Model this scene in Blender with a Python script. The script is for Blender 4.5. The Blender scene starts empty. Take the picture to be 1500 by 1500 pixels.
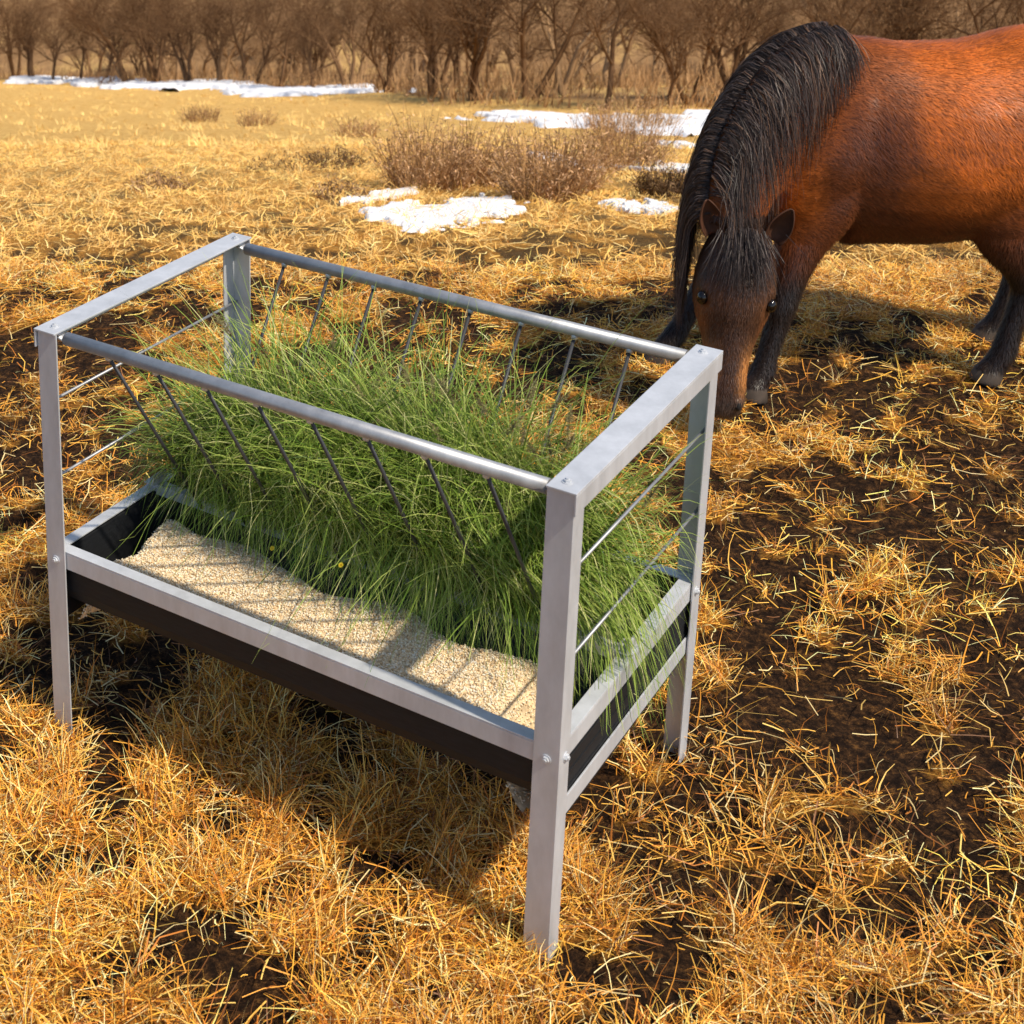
import bpy, math, random
import numpy as np
from mathutils import Vector
rng=np.random.default_rng(7); random.seed(7)
scene=bpy.context.scene; COL=scene.collection
# ---------------------------------------------------------------- helpers
TAB=np.random.default_rng(3).random((256,256))
def vnoise(x,y):
    xi=np.floor(x).astype(int); yi=np.floor(y).astype(int)
    fx=x-xi; fy=y-yi; fx=fx*fx*(3-2*fx); fy=fy*fy*(3-2*fy)
    a=TAB[xi%256,yi%256]; b=TAB[(xi+1)%256,yi%256]; c=TAB[xi%256,(yi+1)%256]; d=TAB[(xi+1)%256,(yi+1)%256]
    return (a*(1-fx)+b*fx)*(1-fy)+(c*(1-fx)+d*fx)*fy
def fbm(x,y,o=4):
    s=0;a=.5;t=0
    for i in range(o):
        s=s+a*vnoise(x*2**i+17.3*i,y*2**i+9.1*i); t+=a; a*=.5
    return s/t
def lineY(x):
    return np.interp(x,[-20,-12,1.7,3,6,12,30],[82,66,41,29,25,24,24])
def terrain(x,y):
    x=np.asarray(x,float); y=np.asarray(y,float)
    s=0.245
    d=y-5.0
    z=-s*np.where(d>0.6,d-0.3,np.where(d>0,d*d/1.2,0))
    h=np.clip(y-80,0,None); z=z+np.where(y>80,(s+.17)*h,0)+np.where(y>80,fbm(x*.03,y*.03,3)*np.clip(h*.1,0,6),0)
    far=np.clip((y-6)/25,0,1)
    z=z+far*(fbm(x*.12+5,y*.12,3)-.5)*.7
    z=z+(fbm(x*2.1,y*2.1,3)-.5)*.035
    return z
def cover(x,y):
    g=0
    for (cx,cy,r,a) in [(-.9,4.7,.95,.36),(1.55,3.45,.8,.34),(1.1,2.75,.45,.32),(.5,4.7,.8,.36),(1.9,4.2,.5,.25),(-.5,5.8,.6,.25),(-.3,1.75,.3,.12),(1.5,2.6,.5,.22)]:
        g=g+a*np.exp(-((x-cx)**2+(y-cy)**2)/(r*r))
    n=fbm(x*2.6+3,y*2.6+8,3); n2=fbm(x*12+31,y*12+4,3)
    c=.57+(n-.5)*1.2+(n2-.5)*3.2-g+np.clip((y-5.2)/3,0,1)*.38
    return np.clip(c,.10,1)
def new_mesh(name,verts,faces,mat=None,col=None,smooth=False,parent=None):
    me=bpy.data.meshes.new(name)
    verts=np.asarray(verts,np.float32).reshape(-1,3)
    if isinstance(faces,np.ndarray):
        n,k=faces.shape
        me.vertices.add(len(verts)); me.vertices.foreach_set('co',verts.ravel())
        me.loops.add(n*k); me.loops.foreach_set('vertex_index',faces.ravel().astype(np.int32))
        me.polygons.add(n); me.polygons.foreach_set('loop_start',np.arange(0,n*k,k,dtype=np.int32))
        me.polygons.foreach_set('loop_total',np.full(n,k,dtype=np.int32))
    else:
        me.from_pydata([tuple(map(float,v)) for v in verts],[],faces)
    me.update(calc_edges=True); me.validate()
    if smooth: me.polygons.foreach_set('use_smooth',np.ones(len(me.polygons),bool))
    if col is not None:
        at=me.color_attributes.new('Col','FLOAT_COLOR','POINT')
        c=np.ones((len(verts),4),np.float32); c[:,:3]=col; at.data.foreach_set('color',c.ravel())
    ob=bpy.data.objects.new(name,me); COL.objects.link(ob)
    if mat: me.materials.append(mat)
    if parent: ob.parent=parent
    return ob
def ribbons(name,P,Wd,col,mat,parent=None):
    N,K,_=P.shape
    V=np.stack([P-Wd,P+Wd],axis=2)
    idx=np.arange(N*K*2).reshape(N,K,2)
    F=np.stack([idx[:,:-1,0],idx[:,:-1,1],idx[:,1:,1],idx[:,1:,0]],axis=-1).reshape(-1,4)
    c=np.repeat(col,K*2,axis=0) if col.ndim==2 else np.repeat(col.reshape(N*K,3),2,axis=0)
    return new_mesh(name,V.reshape(-1,3),F,mat,c,True,parent)
def empty(name,loc=(0,0,0),rz=0):
    e=bpy.data.objects.new(name,None); e.location=loc; e.rotation_euler=(0,0,rz); COL.objects.link(e); return e
def mat_new(name):
    m=bpy.data.materials.new(name); m.use_nodes=True
    nt=m.node_tree; b=nt.nodes['Principled BSDF']; return m,nt,b
def attr_mat(name,rough=.7,transl=0.0,noise=0.0,spec=.3,simple=False):
    m,nt,b=mat_new(name)
    a=nt.nodes.new('ShaderNodeAttribute'); a.attribute_name='Col'
    b.inputs['Roughness'].default_value=rough; b.inputs['Specular IOR Level'].default_value=spec
    src=a.outputs['Color']
    if noise>0:
        tc=nt.nodes.new('ShaderNodeTexCoord'); n=nt.nodes.new('ShaderNodeTexNoise'); n.inputs['Scale'].default_value=30; n.inputs['Detail'].default_value=5
        nt.links.new(tc.outputs['Object'],n.inputs['Vector'])
        mr=nt.nodes.new('ShaderNodeMapRange'); mr.inputs[1].default_value=.3; mr.inputs[2].default_value=.7; mr.inputs[3].default_value=1-noise; mr.inputs[4].default_value=1+noise
        nt.links.new(n.outputs['Fac'],mr.inputs[0])
        mx=nt.nodes.new('ShaderNodeVectorMath'); mx.operation='SCALE'
        nt.links.new(src,mx.inputs[0]); nt.links.new(mr.outputs[0],mx.inputs['Scale']); src=mx.outputs[0]
    if simple:
        d=nt.nodes.new('ShaderNodeBsdfDiffuse'); nt.links.new(src,d.inputs['Color']); nt.links.new(d.outputs[0],nt.nodes['Material Output'].inputs['Surface']); return m
    nt.links.new(src,b.inputs['Base Color'])
    if transl>0:
        t=nt.nodes.new('ShaderNodeBsdfTranslucent'); nt.links.new(src,t.inputs['Color'])
        ms=nt.nodes.new('ShaderNodeMixShader'); ms.inputs[0].default_value=transl
        nt.links.new(b.outputs[0],ms.inputs[1]); nt.links.new(t.outputs[0],ms.inputs[2])
        nt.links.new(ms.outputs[0],nt.nodes['Material Output'].inputs['Surface'])
    return m
def unit(v): return v/np.maximum(np.linalg.norm(v,axis=-1,keepdims=True),1e-9)

# ---------------------------------------------------------------- camera, light
F=2357.2; CX,CY=398.0,180.0; PITCH=0.2812; CAMH=2.159
cd=bpy.data.cameras.new('camera'); cam=bpy.data.objects.new('camera',cd); COL.objects.link(cam)
cam.location=(0,0,CAMH); cam.rotation_euler=(math.pi/2-PITCH,0,0)
cd.sensor_width=36; cd.lens=36*F/1500; cd.shift_x=(750-CX)/1500; cd.shift_y=-(750-CY)/1500
cd.clip_end=1000; cd.clip_start=.05
cd.dof.use_dof=True; cd.dof.focus_distance=3.7; cd.dof.aperture_fstop=10
scene.camera=cam
az=math.radians(130); el=math.radians(54)
w=bpy.data.worlds.new('World'); scene.world=w; w.use_nodes=True
sky=w.node_tree.nodes.new('ShaderNodeTexSky'); sky.sky_type='NISHITA'; sky.sun_disc=False
sky.sun_elevation=el; sky.sun_rotation=az
bg=w.node_tree.nodes['Background']; bg.inputs['Strength'].default_value=.15
w.node_tree.links.new(sky.outputs[0],bg.inputs['Color'])
sd=bpy.data.lights.new('sun','SUN'); sun=bpy.data.objects.new('sun',sd); COL.objects.link(sun)
sd.energy=5.0; sd.angle=math.radians(1.5); sd.color=(1,.88,.70)
dirv=Vector((math.sin(az)*math.cos(el),math.cos(az)*math.cos(el),math.sin(el)))
sun.rotation_euler=dirv.to_track_quat('Z','Y').to_euler(); sun.location=(5,-5,8)
scene.view_settings.view_transform='Standard'; scene.view_settings.look='None'; scene.view_settings.exposure=0

# ---------------------------------------------------------------- ground
gx=np.concatenate([-np.geomspace(90,2,50),np.arange(-1.95,3.95,.03),np.geomspace(4,110,55)])
gy=np.concatenate([np.arange(-4,1.2,.3),np.arange(1.2,6,.03),np.geomspace(6,260,170)])
X,Y=np.meshgrid(gx,gy,indexing='ij'); Z=terrain(X,Y)
cv=cover(X,Y)
near=(Y<7)
Z=Z-np.clip(.6-cv,0,1)*.012*near+near*np.clip(.75-cv,0,1)*(fbm(X*16,Y*16,3)-.55)*.06
nx,ny=X.shape
idx=np.arange(nx*ny).reshape(nx,ny)
Fq=np.stack([idx[:-1,:-1],idx[1:,:-1],idx[1:,1:],idx[:-1,1:]],-1).reshape(-1,4)
farf=np.clip((Y-5.5)/9,0,1); hill=np.clip((Y-lineY(X)-.5)/3,0,1)
colg=np.stack([cv,farf,hill],-1).reshape(-1,3)
gm,nt,b=mat_new('pasture_ground')
N=nt.nodes; Lk=nt.links
at=N.new('ShaderNodeAttribute'); at.attribute_name='Col'
sp=N.new('ShaderNodeSeparateColor'); Lk.new(at.outputs['Color'],sp.inputs[0])
tc=N.new('ShaderNodeTexCoord')
def noise(scale,detail=6,rough=.65,dist=0):
    n=N.new('ShaderNodeTexNoise'); n.inputs['Scale'].default_value=scale; n.inputs['Detail'].default_value=detail; n.inputs['Roughness'].default_value=rough; n.inputs['Distortion'].default_value=dist
    Lk.new(tc.outputs['Object'],n.inputs['Vector']); return n
def ramp(stops,src):
    r=N.new('ShaderNodeValToRGB'); e=r.color_ramp.elements
    while len(e)<len(stops): e.new(.5)
    for i,(p,c) in enumerate(stops): e[i].position=p; e[i].color=(*c,1)
    Lk.new(src,r.inputs[0]); return r
def mix(f,a,b_):
    m=N.new('ShaderNodeMix'); m.data_type='RGBA'
    if isinstance(f,float): m.inputs[0].default_value=f
    else: Lk.new(f,m.inputs[0])
    Lk.new(a,m.inputs[6]); Lk.new(b_,m.inputs[7]); return m.outputs[2]
soil=ramp([(.3,(.010,.006,.004)),(.47,(.030,.016,.009)),(.56,(.095,.046,.019)),(.68,(.34,.16,.045))],noise(46,9,.8).outputs['Fac'])
strawc=ramp([(.32,(.14,.052,.010)),(.47,(.50,.21,.033)),(.62,(.82,.43,.09))],noise(60,6,.75,.6).outputs['Fac'])
farc=ramp([(.3,(.44,.21,.05)),(.48,(.74,.44,.13)),(.68,(.90,.64,.26))],noise(9,10,.8).outputs['Fac'])
hillc=ramp([(.40,(.20,.115,.055)),(.52,(.30,.18,.085)),(.66,(.58,.38,.14))],noise(.16,8,.7).outputs['Fac'])
ma=N.new('ShaderNodeMath'); ma.operation='ADD'
n2=noise(26,6,.75); Lk.new(sp.outputs[0],ma.inputs[0]); Lk.new(n2.outputs['Fac'],ma.inputs[1])
mr=N.new('ShaderNodeMapRange'); mr.inputs[1].default_value=.92; mr.inputs[2].default_value=1.3; Lk.new(ma.outputs[0],mr.inputs[0])
c1=mix(mr.outputs[0],soil.outputs[0],strawc.outputs[0])
c2=mix(sp.outputs[1],c1,farc.outputs[0])
c3=mix(sp.outputs[2],c2,hillc.outputs[0])
Lk.new(c3,b.inputs['Base Color']); b.inputs['Roughness'].default_value=.95; b.inputs['Specular IOR Level'].default_value=.1
bm_=N.new('ShaderNodeBump'); bm_.inputs['Strength'].default_value=1.0; bm_.inputs['Distance'].default_value=.03
Lk.new(noise(46,9,.8).outputs['Fac'],bm_.inputs['Height']); Lk.new(bm_.outputs[0],b.inputs['Normal'])
new_mesh('ground',np.stack([X,Y,Z],-1),Fq,gm,colg,True)

# ---------------------------------------------------------------- straw and dry grass
straw_mat=attr_mat('straw',.5,0,0,.4)
far_mat=attr_mat('far_grass',simple=True)
PAL=np.array([[.93,.51,.085],[.82,.34,.038],[.88,.43,.055],[.48,.16,.018],[.95,.74,.34],[.20,.075,.017],[.86,.37,.042],[.94,.61,.16]])
def sample_area(n,y0,y1,mL,mR,pw=1.0):
    u=rng.random(n)**pw; y=y0+(y1-y0)*u
    xl=-.20*y-mL; xr=.50*y+mR
    x=xl+(xr-xl)*rng.random(n); return x,y
def straw(n,y0,y1,L0,L1,w,tilt,mL=.5,mR=.5,pw=1.0,upright=False,gain=1.0,pale=0.0,cpw=1.5,per=14):
    x,y=sample_area(n,y0,y1,mL,mR,pw); tn=None
    if upright:
        k=max(1,n//per); tx,ty=sample_area(k,y0,y1,mL,mR,pw)
        t=rng.integers(0,k,n); r=np.abs(rng.normal(0,.022*gain,n)); a=rng.random(n)*6.283
        x=tx[t]+r*np.cos(a); y=ty[t]+r*np.sin(a); tn=rng.random(k)*6.283; tn=tn[t]
    keep=rng.random(n)<cover(x,y)**cpw; x=x[keep]; y=y[keep]
    if tn is not None: tn=tn[keep]
    n=len(x)
    L=L0+(L1-L0)*rng.random(n)**1.6; az=rng.random(n)*6.283
    if tn is not None: az=tn+rng.normal(0,.9,n)
    e=np.abs(rng.normal(0,tilt,n)) if not upright else rng.uniform(.45,1.45,n)
    K=4 if upright else 3
    d=np.stack([np.cos(az)*np.cos(e),np.sin(az)*np.cos(e),np.sin(e)],-1)
    side=unit(np.cross(d,np.array([0,0,1.])))
    ph=rng.random(n)*6.283
    upv=np.cross(side,d); wv=side*np.cos(ph)[:,None]*1+upv*np.sin(ph)[:,None]*.6
    t=np.linspace(0,1,K)
    P=np.zeros((n,K,3)); P[...,0]=x[:,None]; P[...,1]=y[:,None]; P[...,2]=(terrain(x,y)+rng.random(n)*.012*(0 if upright else 1)+.002)[:,None]
    P+=d[:,None,:]*(L[:,None]*t)[...,None]
    bend=rng.normal(0,.18,n)
    if upright:
        P[...,2]-=(L*rng.uniform(.05,.6,n))[:,None]*t**2
        P+=side[:,None,:]*((bend*L)[:,None]*t**2)[...,None]
    else:
        P+=side[:,None,:]*((bend*L)[:,None]*np.sin(t*3.14))[...,None]
    ww=w*rng.uniform(.5,1.3,n)
    tap=(1-.75*t) if upright else np.ones(K)
    W=wv[:,None,:]*(ww[:,None]*tap)[...,None]
    patch=.66+.75*fbm(x*3+50,y*3+7,2)
    c=PAL[rng.integers(0,len(PAL),n)]*(rng.uniform(.72,1.2,n)*patch)[:,None]
    c=c*(1-pale)+np.array([.93,.66,.26])*pale*(rng.uniform(.75,1.1,n)*(.78+.55*fbm(x*1.3,y*1.3,3)))[:,None]
    c=np.clip(c,0,.94)
    return P,W,c
def emit(name,parts,mat):
    e=empty(name)
    for i,(P,W,c) in enumerate(parts): ribbons('blades_%d'%(i+1),P,W,c,mat,e)
emit('dry_straw',[
 straw(180000,1.3,6.0,.015,.10,.0012,.2,.4,.4,.9),
 straw(130000,1.3,6.0,.02,.09,.0012,0,.4,.4,.8,True,cpw=1.5),
 straw(50000,1.4,3.5,.06,.16,.0016,0,.3,.3,.8,True,1.3,cpw=2.4,per=20),
],straw_mat)
emit('dry_grass',[
 straw(80000,5.6,15,.03,.09,.0026,0,1,1,1.0,True,1.6,pale=.5),
 straw(40000,5.6,15,.04,.13,.0022,.25,1,1,1.0,pale=.55),
 straw(40000,14,62,.06,.14,.006,0,3,3,1.5,True,4,pale=.85),
],far_mat)

# ---------------------------------------------------------------- snow patches
sm,nt2,b2=mat_new('snow'); b2.inputs['Base Color'].default_value=(.80,.81,.84,1); b2.inputs['Roughness'].default_value=.7
nn=nt2.nodes.new('ShaderNodeTexNoise'); nn.inputs['Scale'].default_value=14; nn.inputs['Detail'].default_value=8
bb=nt2.nodes.new('ShaderNodeBump'); bb.inputs['Strength'].default_value=.6; bb.inputs['Distance'].default_value=.03
nt2.links.new(nn.outputs['Fac'],bb.inputs['Height']); nt2.links.new(bb.outputs[0],b2.inputs['Normal'])
def snow(cx,cy,rx,ry,rot=0,th=.03,seed=0):
    """ragged melting sheet: grid cells kept where a noise mask is positive"""
    n=110
    u,v=np.meshgrid(np.linspace(-1.5,1.5,n),np.linspace(-1.5,1.5,n),indexing='ij')
    m=1-np.sqrt(u*u+v*v)+(fbm(u*2.3+seed*7.3+40,v*2.3+seed*3.7+40,6)-.5)*2.9
    px=u*rx;py=v*ry
    x=cx+px*math.cos(rot)-py*math.sin(rot); y=cy+px*math.sin(rot)+py*math.cos(rot)
    z=terrain(x,y)+th*np.clip(m*6,-1,1)+(fbm(x*4,y*4,3)-.5)*th*.8*np.clip(m*4,0,1)
    gid=np.arange(n*n).reshape(n,n); Fc=np.stack([gid[:-1,:-1],gid[1:,:-1],gid[1:,1:],gid[:-1,1:]],-1).reshape(-1,4)
    k=(np.maximum.reduce([m[:-1,:-1],m[1:,:-1],m[1:,1:],m[:-1,1:]]).ravel()>-.04)
    new_mesh('snow_patch',np.stack([x,y,z],-1),Fc[k],sm,None,True)
for k,(x,y,rx,ry,r) in enumerate([(.88,8.0,.31,.62,-.25),(1.2,8.6,.14,.25,-.3),(.66,9.0,.10,.42,-.5),(2.3,12.2,.15,.75,.1),(2.0,8.3,.14,.22,0),(2.45,8.4,.16,.15,.3),
    (5.0,20,1.3,2.0,0),(3.7,21,.9,1.5,.2),(-2.6,48,1.9,5,0),(0.3,41,1.5,5,.2),(-9,61,1.4,4,0),(-6,55,1.3,4,.3),(3.0,11.6,.2,.4,0),(6.8,21.5,1.1,1.5,0),(2.8,11.3,.12,.5,.4),(4.0,14.5,.2,.5,.3)]):
    snow(x,y,rx,ry,r,.008+.0022*y,k)

# ---------------------------------------------------------------- dry bushes
bush_mat=attr_mat('dry_bush',simple=True)
def bush(x,y,r,h,n=900,dark=1.0):
    z0=float(terrain(x,y))
    a=rng.random(n)*6.283; rr=np.sqrt(rng.random(n))*r*.75
    p0=np.stack([x+rr*np.cos(a),y+rr*np.sin(a),np.full(n,z0)],-1)
    e=rng.uniform(.7,1.57,n); az=a+rng.normal(0,.9,n)
    loc=.55+.9*fbm(p0[:,0]*9+3,p0[:,1]*9,2)
    L=h*rng.uniform(.35,1.1,n)*loc
    d=np.stack([np.cos(az)*np.cos(e),np.sin(az)*np.cos(e),np.sin(e)],-1)
    K=5; t=np.linspace(0,1,K)
    P=p0[:,None,:]+d[:,None,:]*(L[:,None]*t)[...,None]
    P+=np.cumsum(rng.normal(0,.03*h,(n,K,3)),1)*(t>0)[None,:,None]
    side=unit(np.cross(d,rng.normal(size=(n,3))))
    W=side[:,None,:]*np.full((n,K,1),.0010+.00014*y)*np.array([1,.9,.7,.8,.6])[None,:,None]
    c=np.array([.46,.27,.12])*rng.uniform(.4,1.5,n)[:,None]*dark
    m=n*3; j=rng.integers(0,n,m); k=rng.integers(2,K,m)
    q=P[j,k]+rng.normal(0,.02,(m,3))
    dd=unit(rng.normal(size=(m,3)))*rng.uniform(.006,.018,m)[:,None]
    P2=np.stack([q-dd,q,q+dd],1); s2=unit(np.cross(dd,rng.normal(size=(m,3))))
    W2=s2[:,None,:]*np.array([.001,.004,.001])[None,:,None]
    c2=np.array([.50,.31,.17])*rng.uniform(.35,1.6,m)[:,None]*dark
    o=empty('dry_bush'); ribbons('stems',P,W,c,bush_mat,o); ribbons('seed_heads',P2,W2,c2,bush_mat,o)
for bx in [(1.0,9.6,.36,.38,800,1),(1.32,9.9,.28,.33,480,1),(1.58,8.9,.28,.36,720,.95),(1.85,9.5,.22,.32,320,1),(2.65,11.6,.4,.40,550,.9),(2.3,9.0,.17,.16,380,.3),
    (.5,11.8,.3,.09,260,.35),(-1.0,22,.35,.2,200,.7),(4.3,18.5,.7,.3,450,.9),(3.6,16,.3,.2,200,.8),(.9,16.5,.3,.2,200,.9),(-.2,20,.3,.2,150,.8),(5.6,15,.3,.25,200,.8),(.2,11.0,.5,.05,200,.3),(.4,8.9,.2,.07,150,.6),(-.7,9.5,.25,.08,200,.7)]:
    bush(*bx)

# ---------------------------------------------------------------- bare trees
def bark_mat(name,c0,c1):
    bark,nt3,b3=mat_new(name)
    n3=nt3.nodes.new('ShaderNodeTexNoise'); n3.inputs['Scale'].default_value=8
    r3=nt3.nodes.new('ShaderNodeValToRGB'); r3.color_ramp.elements[0].color=(*c0,1); r3.color_ramp.elements[1].color=(*c1,1)
    d=nt3.nodes.new('ShaderNodeBsdfDiffuse')
    nt3.links.new(n3.outputs['Fac'],r3.inputs[0]); nt3.links.new(r3.outputs[0],d.inputs['Color']); nt3.links.new(d.outputs[0],nt3.nodes['Material Output'].inputs['Surface'])
    return bark
bark=bark_mat('bark',(.075,.040,.021),(.26,.15,.078)); bark2=bark_mat('thicket_bark',(.26,.155,.082),(.50,.32,.17))
def tree_mesh(seed,H,mat,levels=5,cap=5600):
    R=random.Random(seed); segs=[]
    def grow(p,d,L,r,lev):
        n=4 if lev<2 else 3
        for i in range(n):
            d2=(d+Vector((R.gauss(0,.16),R.gauss(0,.16),R.gauss(0,.10)+.03))).normalized()
            q=p+d2*(L/n); r2=r*(1-.55*(i+1)/n)
            segs.append((p,q,max(r*(1-.55*i/n),.0038),max(r2,.0038),lev)); p=q; d=d2
            if lev<levels:
                nb=R.choice([1,2,2]) if lev<4 else R.choice([0,1,1])
                if lev==0 and i<1: nb=0
                for _ in range(nb):
                    ax=Vector((R.gauss(0,1),R.gauss(0,1),R.gauss(0,.4))).normalized()
                    dn=(d*R.uniform(.5,1)+ax*R.uniform(.5,.95)+Vector((0,0,.15))).normalized()
                    grow(p,dn,L*R.uniform(.5,.72),r2*.62,lev+1)
    for s in range(R.choice([1,1,2,3])):
        grow(Vector((R.uniform(-.1,.1),R.uniform(-.1,.1),-.1)),Vector((R.uniform(-.3,.3),R.uniform(-.3,.3),1)).normalized(),H*.55,H*.022,0)
    if len(segs)>cap:
        big=[s for s in segs if s[4]<4]; sml=[s for s in segs if s[4]>=4]; R.shuffle(sml); segs=big+sml[:max(0,cap-len(big))]
    P0=np.array([s[0] for s in segs]);P1=np.array([s[1] for s in segs]);r0=np.array([s[2] for s in segs]);r1=np.array([s[3] for s in segs])
    T=unit(P1-P0); U=unit(np.cross(T,np.array([.3,.2,.93]))); Vv=np.cross(T,U)
    rings=[]
    for Pp,rr in ((P0,r0),(P1,r1)):
        for k in range(3):
            a=k*2.0944; rings.append(Pp+(U*math.cos(a)+Vv*math.sin(a))*rr[:,None])
    V=np.stack(rings,1); n=len(segs); base=(np.arange(n)*6)[:,None]
    Fc=np.concatenate([base+np.array([k,(k+1)%3,3+(k+1)%3,3+k]) for k in range(3)],0)
    o=new_mesh('tree_src',V.reshape(-1,3),Fc,mat,None,True); me=o.data; bpy.data.objects.remove(o); return me
TM=[tree_mesh(s,3.2,bark) for s in range(11,18)]
TF=[tree_mesh(s,3.2,bark2,4,2200) for s in range(31,36)]
for i,x in enumerate([-10.5,-9.4,-8.3,-7.2,-6.1,-4.9,-3.8,-2.7,-1.6,-.7,.3,1.2,2.0,2.6,3.2,3.9,4.8,5.6,6.4,7.3,8.2,9.4,10.8,12.2]):
    y=float(lineY(x))+random.uniform(-.3,3.5)
    o=bpy.data.objects.new('bare_tree',TM[i%len(TM)]); COL.objects.link(o)
    o.location=(x,y,float(terrain(x,y))); o.rotation_euler=(0,0,random.uniform(0,6.28)); s=random.uniform(.7,1.05)*(1+.012*max(0,y-25)); o.scale=(s,s,s)
fo=empty('distant_forest')
for i in range(330):
    y=27+85*random.random()**.8; x=random.uniform(-.22*y-3,.50*y+3)
    if y<lineY(x)+2.5: continue
    o=bpy.data.objects.new('thicket_tree',(TF+TF+TM[:1])[i%11]); COL.objects.link(o); o.parent=fo
    o.location=(x,y,float(terrain(x,y))-.1); o.rotation_euler=(0,0,random.uniform(0,6.28)); s=random.uniform(.55,1.1)*(1+.006*y); o.scale=(s*1.1,s*1.1,s)
m=34000
by=24+60*rng.random(m)**1.2; bx=rng.uniform(-.24,.52,m)*by; ly=lineY(bx); k=(by>ly-.3)&(rng.random(m)<(np.exp(-(by-ly)/14)+.2)*np.clip(fbm(bx*.5,by*.3,3)*3-.7,0,1)); bx=bx[k];by=by[k];m=len(bx)
h=rng.uniform(.2,.9,m)*(.3+.9*fbm(bx*.7,by*.7,2)); d=unit(np.stack([rng.normal(0,.35,m),rng.normal(0,.35,m),np.ones(m)],-1))
P=np.stack([bx,by,terrain(bx,by)],-1)[:,None,:]+d[:,None,:]*(h[:,None]*np.array([0,.5,1]))[...,None]; P[:,1:]+=rng.normal(0,.05,(m,2,3))
W=np.array([1,0,0.])[None,None,:]*np.array([.011,.008,.003])[None,:,None]*np.ones((m,1,1))
ribbons('underbrush',P,W,np.array([.42,.25,.12])*rng.uniform(.4,1.4,m)[:,None],bush_mat)

# ---------------------------------------------------------------- feeder
FL,FW,FH,FR=1.136,.653,.90,.42
fe=empty('hay_feeder',(-.4585,2.911,0),-.6043)
gal,nt4,b4=mat_new('galvanised_steel')
b4.inputs['Metallic'].default_value=.3; b4.inputs['Roughness'].default_value=.42
tc4=nt4.nodes.new('ShaderNodeTexCoord'); v4=nt4.nodes.new('ShaderNodeTexNoise'); v4.inputs['Scale'].default_value=18; v4.inputs['Detail'].default_value=8; v4.inputs['Roughness'].default_value=.7
mp=nt4.nodes.new('ShaderNodeMapping'); mp.inputs['Scale'].default_value=(1,1,.35); nt4.links.new(tc4.outputs['Object'],mp.inputs[0]); nt4.links.new(mp.outputs[0],v4.inputs['Vector'])
r4=nt4.nodes.new('ShaderNodeValToRGB'); r4.color_ramp.elements[0].position=.3; r4.color_ramp.elements[0].color=(.47,.49,.52,1); r4.color_ramp.elements[1].position=.7; r4.color_ramp.elements[1].color=(.63,.655,.70,1)
nt4.links.new(v4.outputs['Fac'],r4.inputs[0]); nt4.links.new(r4.outputs[0],b4.inputs['Base Color'])
m4=nt4.nodes.new('ShaderNodeMapRange'); m4.inputs[3].default_value=.3; m4.inputs[4].default_value=.6; nt4.links.new(v4.outputs['Fac'],m4.inputs[0]); nt4.links.new(m4.outputs[0],b4.inputs['Roughness'])
bp4=nt4.nodes.new('ShaderNodeBump'); bp4.inputs['Strength'].default_value=.15; bp4.inputs['Distance'].default_value=.003; nt4.links.new(v4.outputs['Fac'],bp4.inputs['Height']); nt4.links.new(bp4.outputs[0],b4.inputs['Normal'])
tubm=gal.copy(); tubm.name='galvanised_tube'
for nd in tubm.node_tree.nodes:
    if nd.type=='VALTORGB': nd.color_ramp.elements[0].color=(.26,.27,.29,1); nd.color_ramp.elements[1].color=(.44,.455,.48,1)
tubm.node_tree.nodes['Principled BSDF'].inputs['Metallic'].default_value=.55
dk,nt5,b5=mat_new('dark_steel'); b5.inputs['Base Color'].default_value=(.055,.057,.065,1); b5.inputs['Metallic'].default_value=.4; b5.inputs['Roughness'].default_value=.5
blk,nt6,b6=mat_new('black_plastic'); b6.inputs['Roughness'].default_value=.6; b6.inputs['Specular IOR Level'].default_value=.25
n6=nt6.nodes.new('ShaderNodeTexNoise'); n6.inputs['Scale'].default_value=40; n6.inputs['Detail'].default_value=6
r6=nt6.nodes.new('ShaderNodeValToRGB'); r6.color_ramp.elements[0].color=(.005,.0055,.007,1); r6.color_ramp.elements[1].color=(.020,.022,.026,1)
nt6.links.new(n6.outputs['Fac'],r6.inputs[0]); nt6.links.new(r6.outputs[0],b6.inputs['Base Color'])
class MB:
    def __init__(s): s.v=[]; s.f=[]
    def box(s,a,b):
        n=len(s.v); x0,y0,z0=a; x1,y1,z1=b
        s.v+=[(x0,y0,z0),(x1,y0,z0),(x1,y1,z0),(x0,y1,z0),(x0,y0,z1),(x1,y0,z1),(x1,y1,z1),(x0,y1,z1)]
        s.f+=[[n+i for i in q] for q in ((3,2,1,0),(4,5,6,7),(0,1,5,4),(1,2,6,5),(2,3,7,6),(3,0,4,7))]
    def tube(s,p,q,r,k=12,r2=None,flat=1):
        p=np.array(p,float); q=np.array(q,float); T=unit(q-p); U=unit(np.cross(T,[0,0,1.] if abs(T[2])<.9 else [1.,0,0])); V=np.cross(U,T)
        n=len(s.v); r2=r if r2 is None else r2
        for c,rr in ((p,r),(q,r2)):
            for i in range(k):
                a=2*math.pi*i/k; s.v.append(tuple(c+U*math.cos(a)*rr+V*math.sin(a)*rr*flat))
        s.f+=[[n+i,n+(i+1)%k,n+k+(i+1)%k,n+k+i] for i in range(k)]
        s.f.append([n+i for i in range(k)][::-1]); s.f.append([n+k+i for i in range(k)])
    def obj(s,name,mat,parent,bev=0,smooth=False):
        o=new_mesh(name,s.v,s.f,mat,None,False,parent)
        if smooth: 
            for p in o.data.polygons: p.use_smooth=len(p.vertices)==4
        if bev:
            m=o.modifiers.new('b','BEVEL'); m.width=bev; m.segments=2; m.limit_method='ANGLE'
        return o
th=.0035; lw=.048
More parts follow.
